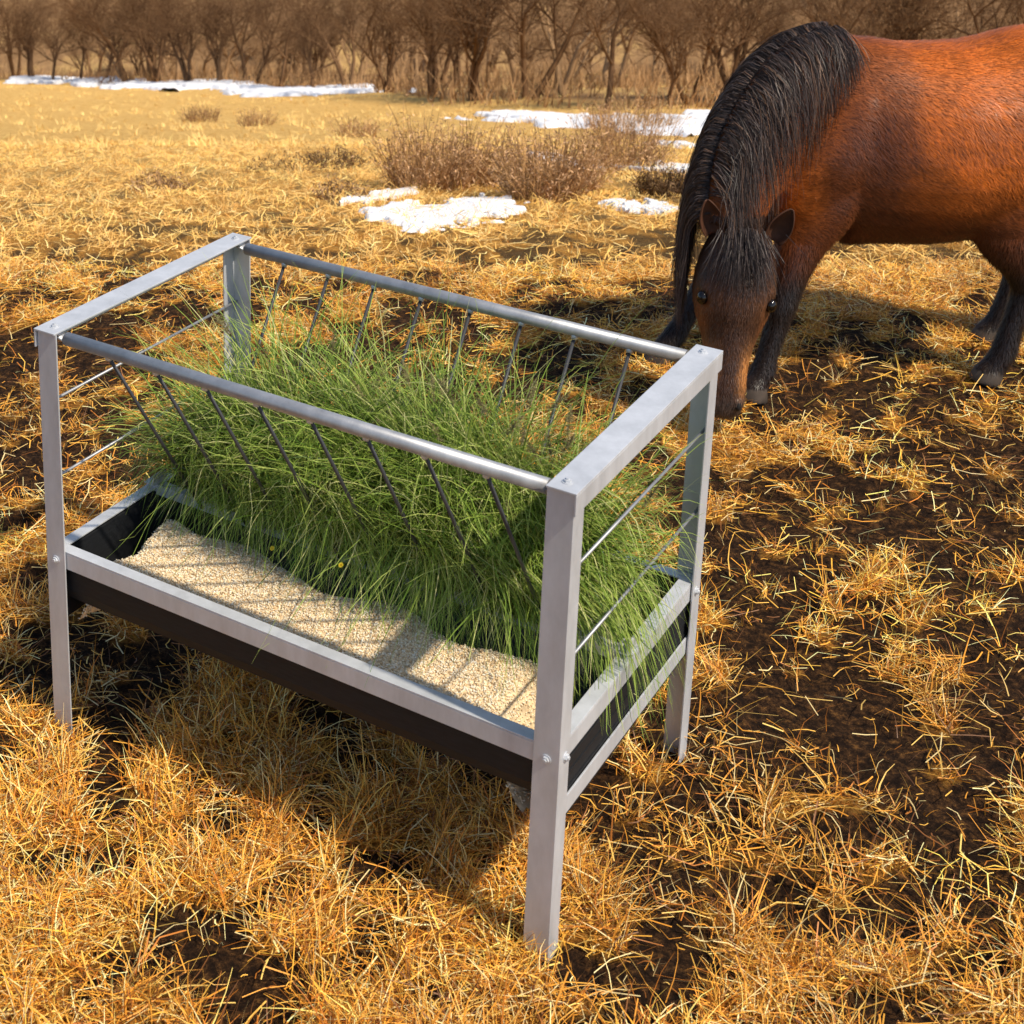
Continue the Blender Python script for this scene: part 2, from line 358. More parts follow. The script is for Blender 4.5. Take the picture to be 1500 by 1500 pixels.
for i,(cx,cy,sx,sy) in enumerate([(0,0,1,1),(FL,0,-1,1),(FL,FW,-1,-1),(0,FW,1,-1)]):
    g=MB()
    def bx(ax,ay,bx_,by_,z0,z1):
        xs=sorted([cx+sx*ax,cx+sx*bx_]); ys=sorted([cy+sy*ay,cy+sy*by_]); g.box((xs[0],ys[0],z0),(xs[1],ys[1],z1))
    bx(0,0,lw,th,-.018,FH-.004); bx(0,th,th,lw*.85,-.018,FH-.004)
    g.obj('leg_%d'%(i+1),gal,fe,.0008)
for i,(x0,s) in enumerate([(0,1),(FL,-1)]):
    g=MB(); a,b_=sorted([x0-s*.005,x0+s*.048]); g.box((a,-.005,FH-.003),(b_,FW+.005,FH+.001))
    a,b_=sorted([x0-s*.005,x0-s*.0015]); g.box((a,-.005,FH-.038),(b_,FW+.005,FH-.0032))
    g.obj('end_top_rail_%d'%(i+1),gal,fe,.0007)
for i,y in enumerate([.024,FW-.024]):
    g=MB(); z=FH-.017
    g.tube((.055,y,z),(FL-.055,y,z),.0135,16); g.tube((.02,y,z+.0085),(.055,y,z),.013,16,.0135,.35); g.tube((FL-.055,y,z),(FL-.02,y,z+.0085),.0135,16,.013,.35)
    g.box((.004,y-.013,z+.007),(.045,y+.013,z+.0125)); g.box((FL-.045,y-.013,z+.007),(FL-.004,y+.013,z+.0125))
    g.obj('top_tube_%d'%(i+1),tubm,fe,0,True)
yc=FW/2; g=MB(); g2=MB()
for k in range(8):
    x=FL*(.14+.1018*k)
    for y in (.03,FW-.03):
        s=1 if y<yc else -1
        g.tube((x,y-s*.004,FH-.030),(x,yc-s*.012,FR-.008),.0036,10)
        g2.tube((x-.001,y-s*.004,FH-.036),(x+.001,y-s*.003,FH-.024),.0062,8,.0085)
g.obj('rack_rods',dk,fe,0,True); g2.obj('weld_beads',gal,fe,0,True)
g=MB(); g.box((.012,yc-.011,FR+.004),(FL-.004,yc+.011,FR+.008)); g.box((.012,yc-.011,FR-.016),(FL-.03,yc-.008,FR+.0035)); 
g.obj('rack_base_bar',gal,fe,.0006)
g=MB()
for x in (.022,FL-.022):
    g.box((x-.014,yc-.022,FR+.009),(x+.014,yc+.022,FR+.013)); g.box((x-.014,yc+.012,FR-.012),(x-.010,yc+.022,FR+.0085)); g.box((x+.010,yc-.022,FR+.0135),(x+.014,yc+.022,FR+.034))
g.obj('rack_brackets',gal,fe,.0006)
g=MB()
for x in (.012,FL-.012):
    for z in (.74,.57): g.tube((x,.006,z),(x,FW-.006,z),.003,8)
g.obj('end_rods',tubm,fe,0,True)
g=MB(); o_=.006
def angle_frame(g,z,hv,wf):
    g.box((o_,o_,z-hv),(FL-o_,o_+th,z-.0005)); g.box((o_,FW-o_-th,z-hv),(FL-o_,FW-o_,z-.0005))
    g.box((o_,o_+th+.0005,z-hv),(o_+th,FW-o_-th-.0005,z-.0005)); g.box((FL-o_-th,o_+th+.0005,z-hv),(FL-o_,FW-o_-th-.0005,z-.0005))
    g.box((o_,o_,z),(FL-o_,o_+wf,z+th)); g.box((o_,FW-o_-wf,z),(FL-o_,FW-o_,z+th))
    g.box((o_,o_+wf+.0005,z),(o_+wf,FW-o_-wf-.0005,z+th)); g.box((FL-o_-wf,o_+wf+.0005,z),(FL-o_,FW-o_-wf-.0005,z+th))
angle_frame(g,FR-th,.036,.026)
g.obj('trough_frame',gal,fe,.0006)
g=MB()
for x in (o_,FL-o_-th): g.box((x,o_,.262),(x+th,FW-o_,.298))
g.obj('lower_end_rails',gal,fe,.0006)
g=MB(); zt=FR-.012
prof=[(.0145,zt),(.0160,.36),(.018,.325),(.026,.302),(.075,.272),(.15,.252),(.22,.245)]; prof=prof+[(FW-y,z) for y,z in prof[::-1]]
inn=[(.030,zt),(.032,.36),(.036,.330),(.046,.316),(.085,.283),(.15,.258),(.22,.251)]; inn=inn+[(FW-y,z) for y,z in inn[::-1]]
for pr,x0,x1,flip in ((prof,.019,FL-.019,False),(inn,.032,FL-.032,True)):
    n=len(g.v); k=len(pr)
    for x in (x0,x1):
        for (y,z) in pr: g.v.append((x,y,z))
    for j in range(k-1):
        f=[n+j,n+j+1,n+k+j+1,n+k+j]; g.f.append(f if not flip else f[::-1])
    g.f.append([n+j for j in range(k)]); g.f.append([n+k+j for j in range(k)][::-1])
g.box((.0105,.0105,zt-.0005),(FL-.0105,.031,zt+.003)); g.box((.0105,FW-.031,zt-.0005),(FL-.0105,FW-.0105,zt+.003))
g.box((.0105,.0315,zt-.0005),(.033,FW-.0315,zt+.003)); g.box((FL-.033,.0315,zt-.0005),(FL-.0105,FW-.0315,zt+.003))
g.box((.0125,.0135,.245),(.0175,FW-.0135,zt-.002)); g.box((FL-.0175,.0135,.245),(FL-.0125,FW-.0135,zt-.002))
for k in range(3):
    z=.30+.03*k
    g.box((FL-.0128,.03,z),(FL-.0108,FW-.03,z+.004)); g.box((.0108,.03,z),(.0128,FW-.03,z+.004))
g.obj('trough_tub',blk,fe,0,False)
g=MB()
def bolt(p,ax):
    p=np.array(p,float); ax=np.array(ax,float)
    g.tube(p,p+ax*.0012,.0092,16); g.tube(p+ax*.0012,p+ax*.005,.0065,6); g.tube(p+ax*.005,p+ax*.0075,.0034,8)
for x in (.024,FL-.024):
    for y in (.024,FW-.024): bolt((x,y,FH+.001),(0,0,1))
    bolt((x,0,FR-.022),(0,-1,0)); bolt((x,FW,FR-.022),(0,1,0))
for y in (.024,FW-.024):
    bolt((FL,y,FR-.022),(1,0,0)); bolt((0,y,FR-.022),(-1,0,0))
bolt((FL-.022,yc+.014,FR+.013),(0,0,1)); bolt((.022,yc+.014,FR+.013),(0,0,1))
g.obj('bolts',gal,fe,0,False)

# ---------------------------------------------------------------- grain
n=260; mN=110
xs=np.linspace(.034,FL-.034,n); ys=np.linspace(.0325,.42,mN)
GX,GY=np.meshgrid(xs,ys,indexing='ij')
edge=.262+.012*np.sin(GX*9+1)+.012*np.sin(GX*21)+.08*(fbm(GX*6,GX*0+3,3)-.5)+.03*np.exp(-((GX-.3)/.12)**2)
d1=np.clip((edge-GY)/.05,-1,1); d2=np.clip((GX-.07-.05*fbm(GY*20,GY*0,2))/.05,-1,1); d3=np.clip((FL-.10-.04*fbm(GY*15,GY*0+5,2)-GX)/.05,-1,1)
dd=np.minimum(np.minimum(d1,d2),d3); sm_=np.clip(dd*.5+.5,0,1); sm_=sm_*sm_*(3-2*sm_)
GZ=.245+.156*sm_+(fbm(GX*9,GY*9,3)-.5)*.010
GZ=np.minimum(GZ,FR-.011)
gid=np.arange(n*mN).reshape(n,mN); GF=np.stack([gid[:-1,:-1],gid[1:,:-1],gid[1:,1:],gid[:-1,1:]],-1).reshape(-1,4)
keep=(sm_[:-1,:-1].reshape(-1)>.02); GF=GF[keep]
grain_mat=attr_mat('grain',.7,0,0,.3)
ge=empty('grain_pile',(-.4585,2.911,0),-.6043)
gc=np.array([.70,.54,.34])*(.5+fbm(GX*150,GY*150,2)).reshape(-1,1)
new_mesh('grain_bed',np.stack([GX,GY,GZ],-1),GF,grain_mat,gc,True,ge)
q=44000; i=rng.integers(0,n,q); j=rng.integers(0,mN,q); ok=sm_[i,j]>.06; i=i[ok]; j=j[ok]; q=len(i)
c0=np.stack([GX[i,j]+rng.normal(0,.002,q),GY[i,j]+rng.normal(0,.002,q),GZ[i,j]+rng.uniform(0,.003,q)],-1)
A=unit(rng.normal(size=(q,3))*[1,1,.4]); B=unit(np.cross(A,rng.normal(size=(q,3)))); C=np.cross(A,B)
la=rng.uniform(.0028,.0042,q)[:,None]; lb=rng.uniform(.0012,.0019,q)[:,None]
V=np.stack([c0+A*la,c0-A*la,c0+B*lb,c0-B*lb,c0+C*lb,c0-C*lb],1)
tri=np.array([[0,2,4],[0,4,3],[0,3,5],[0,5,2],[1,4,2],[1,3,4],[1,5,3],[1,2,5]])
FF=(np.arange(q)*6)[:,None,None]+tri[None]
gp=np.array([[.86,.71,.47],[.91,.79,.58],[.72,.52,.29],[.93,.86,.72],[.55,.38,.20]])
gcol=np.clip(np.repeat(gp[rng.choice(5,q,p=[.3,.27,.18,.17,.08])]*rng.uniform(.88,1.05,q)[:,None],6,axis=0),0,.92)
new_mesh('grain_kernels',V.reshape(-1,3),FF.reshape(-1,3),grain_mat,gcol,True,ge)

# ---------------------------------------------------------------- green grass in the rack
grass_mat=attr_mat('green_grass',.5,.3,0,.3)
gr=empty('green_grass',(-.4585,2.911,0),-.6043)
cl=[(.17,.36,.34,.85,.0),(.30,.42,.43,1.0,.05),(.44,.37,.42,1.05,.1),(.58,.42,.45,1.1,.06),(.70,.38,.44,1.05,.1),(.83,.41,.44,1.05,.05),(.96,.37,.38,.95,.0),(.50,.32,.34,.8,.03),(.74,.31,.36,.8,.03),(.32,.32,.33,.6,.0),(.90,.32,.34,.6,0)]
Ps=[];Ws=[];Cs=[]
for (cx,cy,ln,wt,zz) in cl:
    n=int(1450*wt); a=rng.random(n)*6.283; r=np.sqrt(rng.random(n))
    root=np.stack([cx+r*.06*np.cos(a),cy+r*.045*np.sin(a),FR+zz*.3+rng.uniform(0,.06,n)],-1)
    nt_c=max(4,n//60); tuft=rng.integers(0,nt_c,n); taz=rng.random(nt_c)*6.283; te=rng.uniform(.45,1.5,nt_c)
    az=np.where(rng.random(n)<.6,taz[tuft]+rng.normal(0,.22,n),a+rng.normal(0,.5,n)); e=np.where(rng.random(n)<.6,te[tuft]+rng.normal(0,.12,n),rng.uniform(.35,1.5,n))
    L=ln*rng.uniform(.5,1.3,n)
    K=9; t=np.linspace(0,1,K)
    hor=np.stack([np.cos(az),np.sin(az)*.8,np.zeros(n)],-1)
    P=root[:,None,:]+hor[:,None,:]*((L*np.cos(e))[:,None]*t*.85+(L*.30)[:,None]*t**2*np.sin(e)[:,None])[...,None]
    P[...,2]+=(L*np.sin(e))[:,None]*t*1.15-(L*rng.uniform(.2,1.1,n))[:,None]*t**2.6
    side=unit(np.cross(hor,np.array([0,0,1.]))+rng.normal(0,.35,(n,3)))
    P+=side[:,None,:]*((rng.normal(0,.10,n)*L)[:,None]*t**2)[...,None]
    plane=yc-.30*np.clip((P[...,2]-FR)/(FH-FR),0,1)-.008
    loose=(rng.random(n)<.12)[:,None]*.5
    poke=.18+.35*np.clip((.52-P[...,2])/.08,0,1)+loose
    o1=P[...,1]<plane; P[...,1]=np.where(o1,plane+(P[...,1]-plane)*poke,P[...,1])
    pl2=2*yc-plane; o2=P[...,1]>pl2; P[...,1]=np.where(o2,pl2+(P[...,1]-pl2)*.5,P[...,1])
    P[...,0]=np.where(P[...,0]>FL-.03,FL-.03+(P[...,0]-FL+.03)*.5,P[...,0]); P[...,0]=np.where(P[...,0]<.05,.05+(P[...,0]-.05)*.7,P[...,0])
    ww=rng.uniform(.0008,.0019,n)
    W=side[:,None,:]*(ww[:,None]*np.clip(1.05-t**3,.1,1))[...,None]
    P[...,2]=np.maximum(P[...,2],.31+.45*np.clip((.27-P[...,1]),0,.2)+.0)
    base=np.array([[.19,.29,.04],[.28,.38,.065],[.38,.45,.11],[.09,.17,.02],[.54,.54,.23],[.05,.10,.013]])[rng.choice(6,n,p=[.27,.27,.2,.1,.1,.06])]
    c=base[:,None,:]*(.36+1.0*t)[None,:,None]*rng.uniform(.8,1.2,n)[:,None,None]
    Ps.append(P);Ws.append(W);Cs.append(np.clip(c,0,.75))
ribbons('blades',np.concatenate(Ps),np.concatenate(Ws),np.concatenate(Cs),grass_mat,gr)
SP=[];SW=[];SC=[]
for k in range(44):
    cx,cy,ln,_,_=cl[rng.integers(1,7)]; az=rng.random()*6.283; rr=rng.uniform(.04,.16)
    tip=np.array([cx+rr*math.cos(az),cy+rr*.6*math.sin(az),FR+rng.uniform(.16,.38)])
    ax=unit(np.array([math.cos(az)*.5,math.sin(az)*.4,rng.uniform(.5,1)])); m=150; s=rng.random(m)
    q0=tip+ax*(s*.06)[:,None]; dv=unit(rng.normal(size=(m,3))+ax*.9)*(.011*np.sin(s*2.6+.4))[:,None]
    SP.append(np.stack([q0,q0+dv],1)); SW.append(np.repeat(unit(np.cross(dv,rng.normal(size=(m,3))))[:,None,:]*.0005,2,axis=1)); SC.append(np.tile(np.array([.28,.24,.12])*rng.uniform(.6,1.3),(m,1)))
ribbons('flower_spikes',np.concatenate(SP),np.concatenate(SW),np.concatenate(SC),grass_mat,gr)
yp=[];yw=[];yc_=[]
for (x,y,z) in [(.60,.17,.50),(.42,.20,.46)]:
    for a in np.linspace(0,6.283,9)[:-1]:
        d=np.array([math.cos(a),math.sin(a)*.7,math.sin(a)*.7]); yp.append([np.array([x,y,z]),np.array([x,y,z])+d*.005]); yw.append([np.cross(d,[0,-.7,.7])*.0015]*2); yc_.append([.85,.65,.04])
ribbons('yellow_flowers',np.array(yp),np.array(yw),np.array(yc_),grass_mat,gr)

# ---------------------------------------------------------------- horse
HO=empty('horse',(1.75,4.68,0),math.pi+math.radians(6))
def cr(A,sub=5):
    A=np.asarray(A,float); n=len(A); out=[]
    E=np.vstack([2*A[0]-A[1],A,2*A[-1]-A[-2]])
    for i in range(n-1):
        p0,p1,p2,p3=E[i],E[i+1],E[i+2],E[i+3]
        for k in range(sub):
            t=k/sub; out.append(.5*((2*p1)+(-p0+p2)*t+(2*p0-5*p1+4*p2-p3)*t*t+(-p0+3*p1-3*p2+p3)*t**3))
    out.append(A[-1]); return np.array(out)
HV=[];HF=[]
def loft(rows,ref,sub=5,K=22,pw=1.0):
    R=cr(rows,sub); C=R[:,:3]; ru=np.maximum(R[:,3],.004); rv=np.maximum(R[:,4],.004)
    ref=np.asarray(ref,float)
    if ref.ndim==1: ref=np.tile(ref,(len(rows),1))
    RF=cr(ref,sub)
    T=unit(np.gradient(C,axis=0)); U=unit(RF-(RF*T).sum(1)[:,None]*T); V=np.cross(T,U)
    a=np.linspace(0,2*np.pi,K,endpoint=False); ca=np.sign(np.cos(a))*np.abs(np.cos(a))**pw; sa=np.sign(np.sin(a))*np.abs(np.sin(a))**pw
    ring=C[:,None,:]+U[:,None,:]*(ru[:,None]*ca)[...,None]+V[:,None,:]*(rv[:,None]*sa)[...,None]
    b=sum(len(v) for v in HV); n=len(C); HV.append(ring.reshape(-1,3))
    for i in range(n-1):
        for j in range(K): HF.append([b+i*K+j,b+i*K+(j+1)%K,b+(i+1)*K+(j+1)%K,b+(i+1)*K+j])
    HF.append([b+j for j in range(K)][::-1]); HF.append([b+(n-1)*K+j for j in range(K)])
    return C,U,V,ru,rv
up=(0,0,1)
loft([(.255,0,.70,.06,.05),(.235,0,.70,.15,.11),(.185,0,.71,.23,.165),(.09,0,.74,.30,.195),(0,0,.75,.32,.215),(-.12,0,.742,.31,.24),(-.26,0,.738,.31,.26),(-.38,0,.748,.305,.26),(-.48,0,.772,.30,.25),(-.58,0,.805,.29,.235),(-.68,0,.82,.265,.21),(-.77,0,.82,.22,.17),(-.83,0,.81,.14,.11),(-.85,0,.80,.05,.05)],up,5,28,.92)
for sg in (1,-1): loft([(-.02,sg*.08,1.0,.05,.04),(.03,sg*.12,.9,.10,.07),(.10,sg*.135,.76,.13,.085),(.17,sg*.13,.64,.12,.08),(.15,sg*.13,.54,.08,.06)],(1,0,0),4,18)
fwd=(1,0,0)
neck=[(-.04,0,.86,.19,.14),(.10,.01,.89,.20,.13),(.21,.05,.88,.18,.115),(.31,.11,.82,.155,.10),(.39,.175,.73,.14,.09),(.44,.225,.64,.12,.085),(.46,.265,.57,.10,.08)]
nref=[(0,0,1),(.2,0,1),(.5,.15,.9),(.8,.35,.6),(.9,.45,.3),(.9,.6,.1),(.7,.75,0)]
NC,NU,NV,Nru,Nrv=loft(neck,nref,5,24)
Fh=unit(np.array([.26,.96,0])); Ah=unit(np.array([0,0,-1.])+Fh*.12+np.array([.07,0,0])); P0=np.array([.452,.345,.58]); Sh=np.cross(Ah,Fh); Sh=unit(Sh)
Uh=unit(Fh-(Fh@Ah)*Ah)
hrows=[]
for t,o,ru,rv in [(-.03,-.05,.03,.04),(-.01,-.045,.07,.075),(.04,-.045,.105,.096),(.10,-.05,.128,.110),(.17,-.052,.135,.114),(.24,-.042,.122,.098),(.31,-.022,.090,.072),(.38,-.004,.070,.060),(.43,.002,.066,.062),(.48,.0,.060,.064),(.515,-.004,.042,.050),(.53,-.006,.012,.018)]:
    hrows.append((*(P0+Ah*t+Uh*o),ru,rv))
loft(hrows,Fh,4,24,.94)
for sg in (1,-1):
    c=P0+Ah*.150+Sh*sg*.080+Uh*.018; loft([(*(c-Ah*.035),.006,.006),(*(c-Ah*.015),.027,.025),(*(c+Ah*.008),.024,.022),(*(c+Ah*.025),.006,.006)],Fh,3,12)
    c=P0+Ah*.465+Sh*sg*.036+Uh*.035; loft([(*(c-Ah*.03),.006,.006),(*(c-Ah*.01),.026,.022),(*(c+Ah*.012),.024,.022),(*(c+Ah*.028),.006,.006)],Fh,3,12)
def leg(rows): loft(rows,fwd,5,16)
leg([(.09,.12,.72,.13,.08),(.14,.13,.58,.11,.08),(.185,.135,.47,.078,.065),(.215,.145,.37,.056,.052),(.235,.155,.29,.048,.046),(.245,.16,.23,.037,.036),(.268,.168,.14,.032,.031),(.278,.172,.09,.038,.036),(.297,.18,.055,.034,.035),(.31,.185,.034,.044,.043),(.318,.186,-.004,.054,.05)])
leg([(.08,-.12,.72,.12,.08),(.15,-.13,.58,.10,.075),(.22,-.13,.47,.073,.060),(.29,-.125,.37,.054,.048),(.34,-.12,.29,.046,.044),(.38,-.115,.23,.036,.035),(.43,-.105,.14,.031,.030),(.46,-.10,.09,.037,.035),(.49,-.097,.055,.033,.034),(.505,-.095,.032,.042,.04),(.515,-.095,-.004,.052,.047)])
leg([(-.58,.11,.86,.17,.10),(-.52,.13,.72,.17,.11),(-.44,.145,.58,.125,.09),(-.465,.15,.47,.09,.07),(-.52,.15,.39,.064,.052),(-.55,.15,.325,.056,.047),(-.54,.15,.27,.043,.038),(-.515,.15,.18,.034,.033),(-.50,.15,.10,.04,.038),(-.475,.15,.055,.036,.036),(-.46,.15,.03,.046,.044),(-.45,.15,-.004,.056,.05)])
leg([(-.62,-.11,.86,.17,.10),(-.60,-.13,.72,.17,.11),(-.56,-.145,.58,.12,.09),(-.60,-.15,.47,.083,.068),(-.67,-.15,.39,.06,.05),(-.70,-.15,.325,.052,.044),(-.695,-.15,.27,.04,.036),(-.68,-.15,.18,.032,.031),(-.665,-.15,.10,.038,.036),(-.64,-.15,.055,.034,.034),(-.625,-.15,.03,.044,.042),(-.615,-.15,-.004,.054,.048)])
tmp=new_mesh('tmp',np.concatenate(HV),HF)
md=tmp.modifiers.new('r','REMESH'); md.mode='VOXEL'; md.voxel_size=.0080
md=tmp.modifiers.new('s','SMOOTH'); md.factor=.6; md.iterations=7
bpy.context.view_layer.update()
dg=bpy.context.evaluated_depsgraph_get(); me=bpy.data.meshes.new_from_object(tmp.evaluated_get(dg))
bpy.data.objects.remove(tmp)
nv=len(me.vertices); co=np.zeros(nv*3); me.vertices.foreach_get('co',co); co=co.reshape(-1,3)
def ss(a,b,x): t=np.clip((x-a)/(b-a),0,1); return t*t*(3-2*t)
def coat(co):
    x,y,z=co.T; n=fbm(x*7+20,z*7+y*5+20,3)
    n2=fbm(x*3+40,z*3+y*2+9,2); nf=fbm(x*16+9,z*38+y*20,3)
    c=np.tile(np.array([.45,.112,.012]),(len(co),1))*(.40+.6*n+.55*nf)[:,None]
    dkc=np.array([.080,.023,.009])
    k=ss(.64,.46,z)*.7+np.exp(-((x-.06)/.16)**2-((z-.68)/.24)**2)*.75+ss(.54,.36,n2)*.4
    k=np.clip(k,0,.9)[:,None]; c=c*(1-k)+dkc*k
    rel=co-P0; ua=rel@Uh; th_=rel@Ah
    head=(th_>-.06)&(ua>-.20)&(np.abs(rel@Sh)<.17)&(x>.24)&(y>.13)&(z<.68)
    hc=np.array([.060,.027,.015])*np.ones((len(co),3))*(.5+.9*n)[:,None]
    lat=np.abs(rel@Sh); ck=ss(.055,.095,lat)*ss(.14,.26,th_)*.8
    hc=hc*(1-ck[:,None])+np.array([.26,.082,.020])*ck[:,None]
    mealy=np.exp(-((th_-.38)/.065)**2)*ss(.015,.05,lat)*.9; hc=hc*(1-mealy[:,None])+np.array([.50,.21,.06])*mealy[:,None]
    el_=np.exp(-((th_-.18)/.05)**2-((lat-.09)/.05)**2)*.5; hc=hc*(1-el_[:,None])+np.array([.20,.08,.03])*el_[:,None]
    eyer=np.exp(-((th_-.178)/.024)**2-((lat-.098)/.022)**2-((ua-.03)/.04)**2)[:,None]; hc=hc*(1-eyer*.9)
    nose=ss(.43,.49,th_)[:,None]; hc=hc*(1-nose)+np.array([.06,.042,.035])*nose
    c[head]=hc[head]
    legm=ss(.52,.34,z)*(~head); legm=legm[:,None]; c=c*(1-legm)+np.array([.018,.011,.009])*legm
    hoof=((z<.044)&~head)[:,None]; c=np.where(hoof,np.array([.07,.055,.045]),c)
    return c
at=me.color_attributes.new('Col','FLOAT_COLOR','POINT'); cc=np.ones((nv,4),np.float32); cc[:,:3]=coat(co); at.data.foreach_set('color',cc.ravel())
me.polygons.foreach_set('use_smooth',np.ones(len(me.polygons),bool))
coatm=attr_mat('horse_coat',.6,0,.25,.2); me.materials.clear(); me.materials.append(coatm)
hb=bpy.data.objects.new('body',me); COL.objects.link(hb); hb.parent=HO
me.calc_loop_triangles(); nt_=len(me.loop_triangles); tv=np.zeros(nt_*3,np.int32); me.loop_triangles.foreach_get('vertices',tv); tv=tv.reshape(-1,3)
a_,b_,c_=co[tv[:,0]],co[tv[:,1]],co[tv[:,2]]; nr=np.cross(b_-a_,c_-a_); ar=np.linalg.norm(nr,axis=1); nr=unit(nr)
nh=150000; ti=rng.choice(nt_,nh,p=ar/ar.sum()); u=rng.random((nh,2)); fl=u.sum(1)>1; u[fl]=1-u[fl]
q=a_[ti]+(b_-a_)[ti]*u[:,:1]+(c_-a_)[ti]*u[:,1:]; nn_=nr[ti]
flow=np.tile(np.array([-1,0,-.55]),(nh,1)); flow[:,2]+=(fbm(q[:,0]*5,q[:,2]*5,2)-.5)*2.2; flow[:,0]+=(fbm(q[:,0]*6+9,q[:,2]*6,2)-.5)*1.2
hd=(q[:,0]>.28)&(q[:,1]>.13)&(q[:,2]<.66); flow[hd]=Ah; lg=(q[:,2]<.5)&~hd; flow[lg]=[0,0,-1]
flow+=rng.normal(0,.25,(nh,3)); tg=unit(flow-(flow*nn_).sum(1)[:,None]*nn_)
rl=q-P0; eyez=(np.abs(rl@Ah-.178)<.024)&(np.abs(np.abs(rl@Sh)-.098)<.024)&(rl@Uh>-.01)
okh=(q[:,2]>.05)&~eyez; q=q[okh];nn_=nn_[okh];tg=tg[okh];hd=hd[okh];nh=len(q)
Lh=(rng.uniform(.012,.026,nh)*np.where(hd,.55,1))[:,None]; sd_=np.cross(tg,nn_)
P=np.stack([q,q+tg*Lh*.5+nn_*Lh*.16,q+tg*Lh+nn_*Lh*.26],1); W=np.stack([sd_*.0007,sd_*.0006,sd_*.0001],1)
hairm=attr_mat('horse_hair',.42,0,0,.45)
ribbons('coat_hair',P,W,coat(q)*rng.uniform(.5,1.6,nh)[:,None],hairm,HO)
def strands(n,s0,s1,sidesel,Lr,off=.012):
    s=rng.uniform(s0,s1,n)*(len(NC)-1); i0=np.floor(s).astype(int).clip(0,len(NC)-2); f=(s-i0)[:,None]
    g=lambda A:A[i0]*(1-f)+A[i0+1]*f
    C=g(NC);U=unit(g(NU));V=unit(g(NV)); ru=(Nru[i0]*(1-f[:,0])+Nru[i0+1]*f[:,0])+off+rng.uniform(0,.022,n); rv=(Nrv[i0]*(1-f[:,0])+Nrv[i0+1]*f[:,0])+off+rng.uniform(0,.03,n)
    K=13; t=np.linspace(0,1,K); L=rng.uniform(*Lr,n); sg=sidesel(n)
    P=np.zeros((n,K,3)); cid=np.floor(s*5+rng.normal(0,.4,n)); fr=1.2+.9*TAB[(cid.astype(int))%256,5]; p0=TAB[(cid.astype(int))%256,9]*6.28+rng.normal(0,.5,n)
    ph=np.abs(rng.normal(0,.10,n))
    pos=C+U*(ru*np.cos(ph))[:,None]+V*(sg*rv*np.sin(ph))[:,None]; P[:,0]=pos-U*.02
    dl=L/(K-1); wrap=ph.copy(); cur=pos.copy(); lean=rng.normal(0,.15,n)+.45*(TAB[(cid.astype(int))%256,40]-.5)
    for k in range(1,K):
        tan=-U*(ru*np.sin(wrap))[:,None]+V*(sg*rv*np.cos(wrap))[:,None]; sp_=np.linalg.norm(tan,axis=1)
        tan=tan/sp_[:,None]
        wdn=np.clip((wrap-.25)/1.1,0,1)[:,None]
        TT=np.cross(U,V)
        d=unit(tan*(1-wdn)+np.array([0,0,-1.])*(.35+wdn)+TT*lean[:,None])
        cur=cur+d*dl[:,None]+(V*(np.sin(fr*t[k]*6.28+p0)*.004)[:,None]+TT*(np.cos(fr*t[k]*6.28+p0)*.004)[:,None])
        r=cur-C; a=(r*U).sum(1)/ru; b=(r*V).sum(1)/rv; q_=np.sqrt(a*a+b*b); ins=(q_<1)
        sc=np.where(ins,1/np.maximum(q_,.2),1); cur=C+r+U*((sc-1)*a*ru)[:,None]+V*((sc-1)*b*rv)[:,None]
        wrap=wrap+dl/np.maximum(sp_,.03); wrap=np.minimum(wrap,1.6)
        P[:,k]=cur
    return P
manem=attr_mat('mane_hair',.5,0,0,.35)
Pm=strands(10500,.17,.95,lambda n:np.where(rng.random(n)<.75,1.,-1.),(.22,.44))
rel=Pm-P0; bad=((rel@Uh>-.09)&(np.abs(rel@Sh)<.135)&(rel@Ah>.03)).any(1); Pm=Pm[~bad]
n=len(Pm); T=unit(np.gradient(Pm,axis=1)); sdv=unit(np.cross(T,rng.normal(size=(n,1,3))))
Wm=sdv*(np.linspace(1,.3,13)[None,:,None])*rng.uniform(.0005,.0012,n)[:,None,None]
mc=np.array([.044,.032,.029])*rng.uniform(.25,2.4,n)[:,None]; br=rng.random(n)<.12; mc[br]=np.array([.16,.09,.055])
ribbons('mane',Pm,Wm,mc,manem,HO)
n=620; s=rng.normal(0,.028,n); p=P0+Sh*s[:,None]+Uh*rng.uniform(.02,.055,n)[:,None]-Ah*rng.uniform(-.01,.04,n)[:,None]
K=9; t=np.linspace(0,1,K); L=rng.uniform(.05,.17,n)
bow=.035+.02*rng.random(n)
P=p[:,None,:]+Ah[None,None,:]*(L[:,None]*t)[...,None]+Uh[None,None,:]*((bow[:,None])*np.sin(np.clip(t*1.7,0,1.57)))[...,None]+Sh[None,None,:]*((s*.7-.012+rng.normal(0,.010,n))[:,None]*t)[...,None]
T=unit(np.gradient(P,axis=1)); sdv=unit(np.cross(T,rng.normal(size=(n,1,3))))
ribbons('forelock',P,sdv*np.linspace(1,.3,K)[None,:,None]*.0009,np.array([.042,.032,.03])*rng.uniform(.4,2.2,n)[:,None],manem,HO)
n=1200; a=rng.random(n)*6.283; r=.03*np.sqrt(rng.random(n)); K=10; t=np.linspace(0,1,K); L=rng.uniform(.45,.8,n)
P=np.zeros((n,K,3)); P[...,0]=(-.83+r*np.cos(a))[:,None]-.09*np.sin(t*1.57)+(np.cos(a)*.05)[:,None]*t; P[...,1]=(r*np.sin(a))[:,None]*(1+1.8*t); P[...,2]=.92-L[:,None]*t**1.1
T=unit(np.gradient(P,axis=1)); sdv=unit(np.cross(T,rng.normal(size=(n,1,3))))
ribbons('tail',P,sdv*.0012,np.array([.025,.018,.016])*rng.uniform(.5,2,n)[:,None],manem,HO)
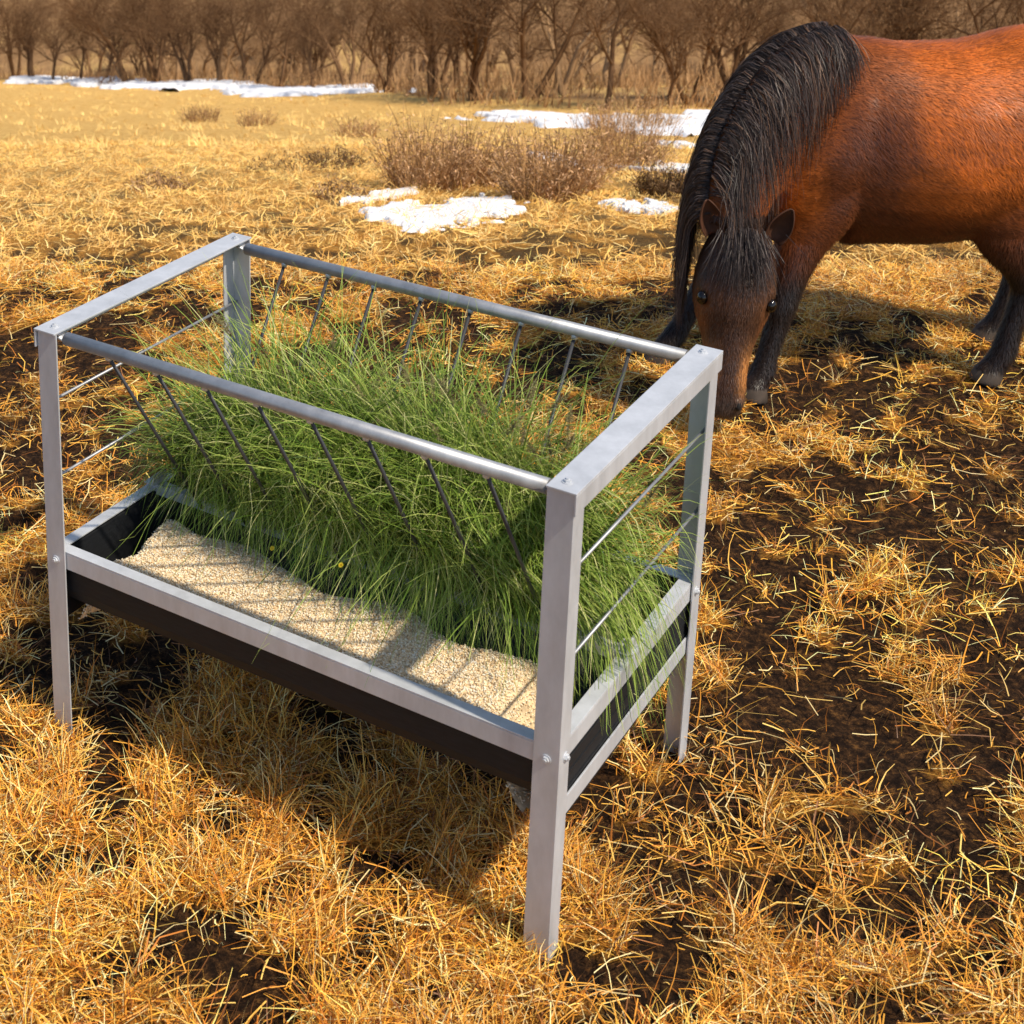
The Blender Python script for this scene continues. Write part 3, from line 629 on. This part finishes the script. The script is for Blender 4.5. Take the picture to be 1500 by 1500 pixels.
def ear(sg):
    K=9;M=7;V=[];Fc=[]
    root=P0-Ah*.005+Sh*sg*.082+Uh*.0; ax=unit(-Ah*.95+Sh*sg*.34+Uh*.25); wd=unit(np.cross(ax,Uh)); fr=np.cross(wd,ax)
    if fr@Uh<0: fr=-fr
    for i in range(K):
        t=i/(K-1); w_=.030*(math.sin((t*.78+.22)*math.pi)**.8) if t<1 else .001
        for j in range(M):
            a=(j/(M-1)-.5)*3.6
            V.append(root+ax*(t*.115-.01)+wd*math.sin(a)*w_-fr*math.cos(a)*w_*.8)
    for i in range(K-1):
        for j in range(M-1): Fc.append([i*M+j,i*M+j+1,(i+1)*M+j+1,(i+1)*M+j])
    o=new_mesh('ear_left' if sg>0 else 'ear_right',V,Fc,coatm,np.tile([.075,.032,.018],(len(V),1)),True,HO)
    m=o.modifiers.new('s','SOLIDIFY'); m.thickness=.006; m=o.modifiers.new('u','SUBSURF'); m.levels=1; m.render_levels=1
ear(1); ear(-1)
def ellips(name,c,r3,mat,axes):
    V=[];Fc=[];A_,B_=12,8
    for i in range(B_+1):
        ph=math.pi*i/B_
        for j in range(A_):
            th_=2*math.pi*j/A_; v=np.array([math.sin(ph)*math.cos(th_)*r3[0],math.sin(ph)*math.sin(th_)*r3[1],math.cos(ph)*r3[2]])
            V.append(c+axes[0]*v[0]+axes[1]*v[1]+axes[2]*v[2])
    for i in range(B_):
        for j in range(A_): Fc.append([i*A_+j,i*A_+(j+1)%A_,(i+1)*A_+(j+1)%A_,(i+1)*A_+j])
    return new_mesh(name,V,Fc,mat,None,True,HO)
eyem,_,be=mat_new('horse_eye'); be.inputs['Base Color'].default_value=(.006,.004,.003,1); be.inputs['Roughness'].default_value=.08
nosm,_,bn=mat_new('nostril'); bn.inputs['Base Color'].default_value=(.004,.003,.003,1); bn.inputs['Roughness'].default_value=.8
for sg,nm in ((1,'left'),(-1,'right')):
    ellips('eye_'+nm,P0+Ah*.178+Sh*sg*.094+Uh*.030,(.018,.017,.021),eyem,(Uh,Sh,Ah))
    ellips('nostril_'+nm,P0+Ah*.475+Sh*sg*.040+Uh*.050,(.013,.010,.016),nosm,(Uh,Sh,Ah))
print('done')
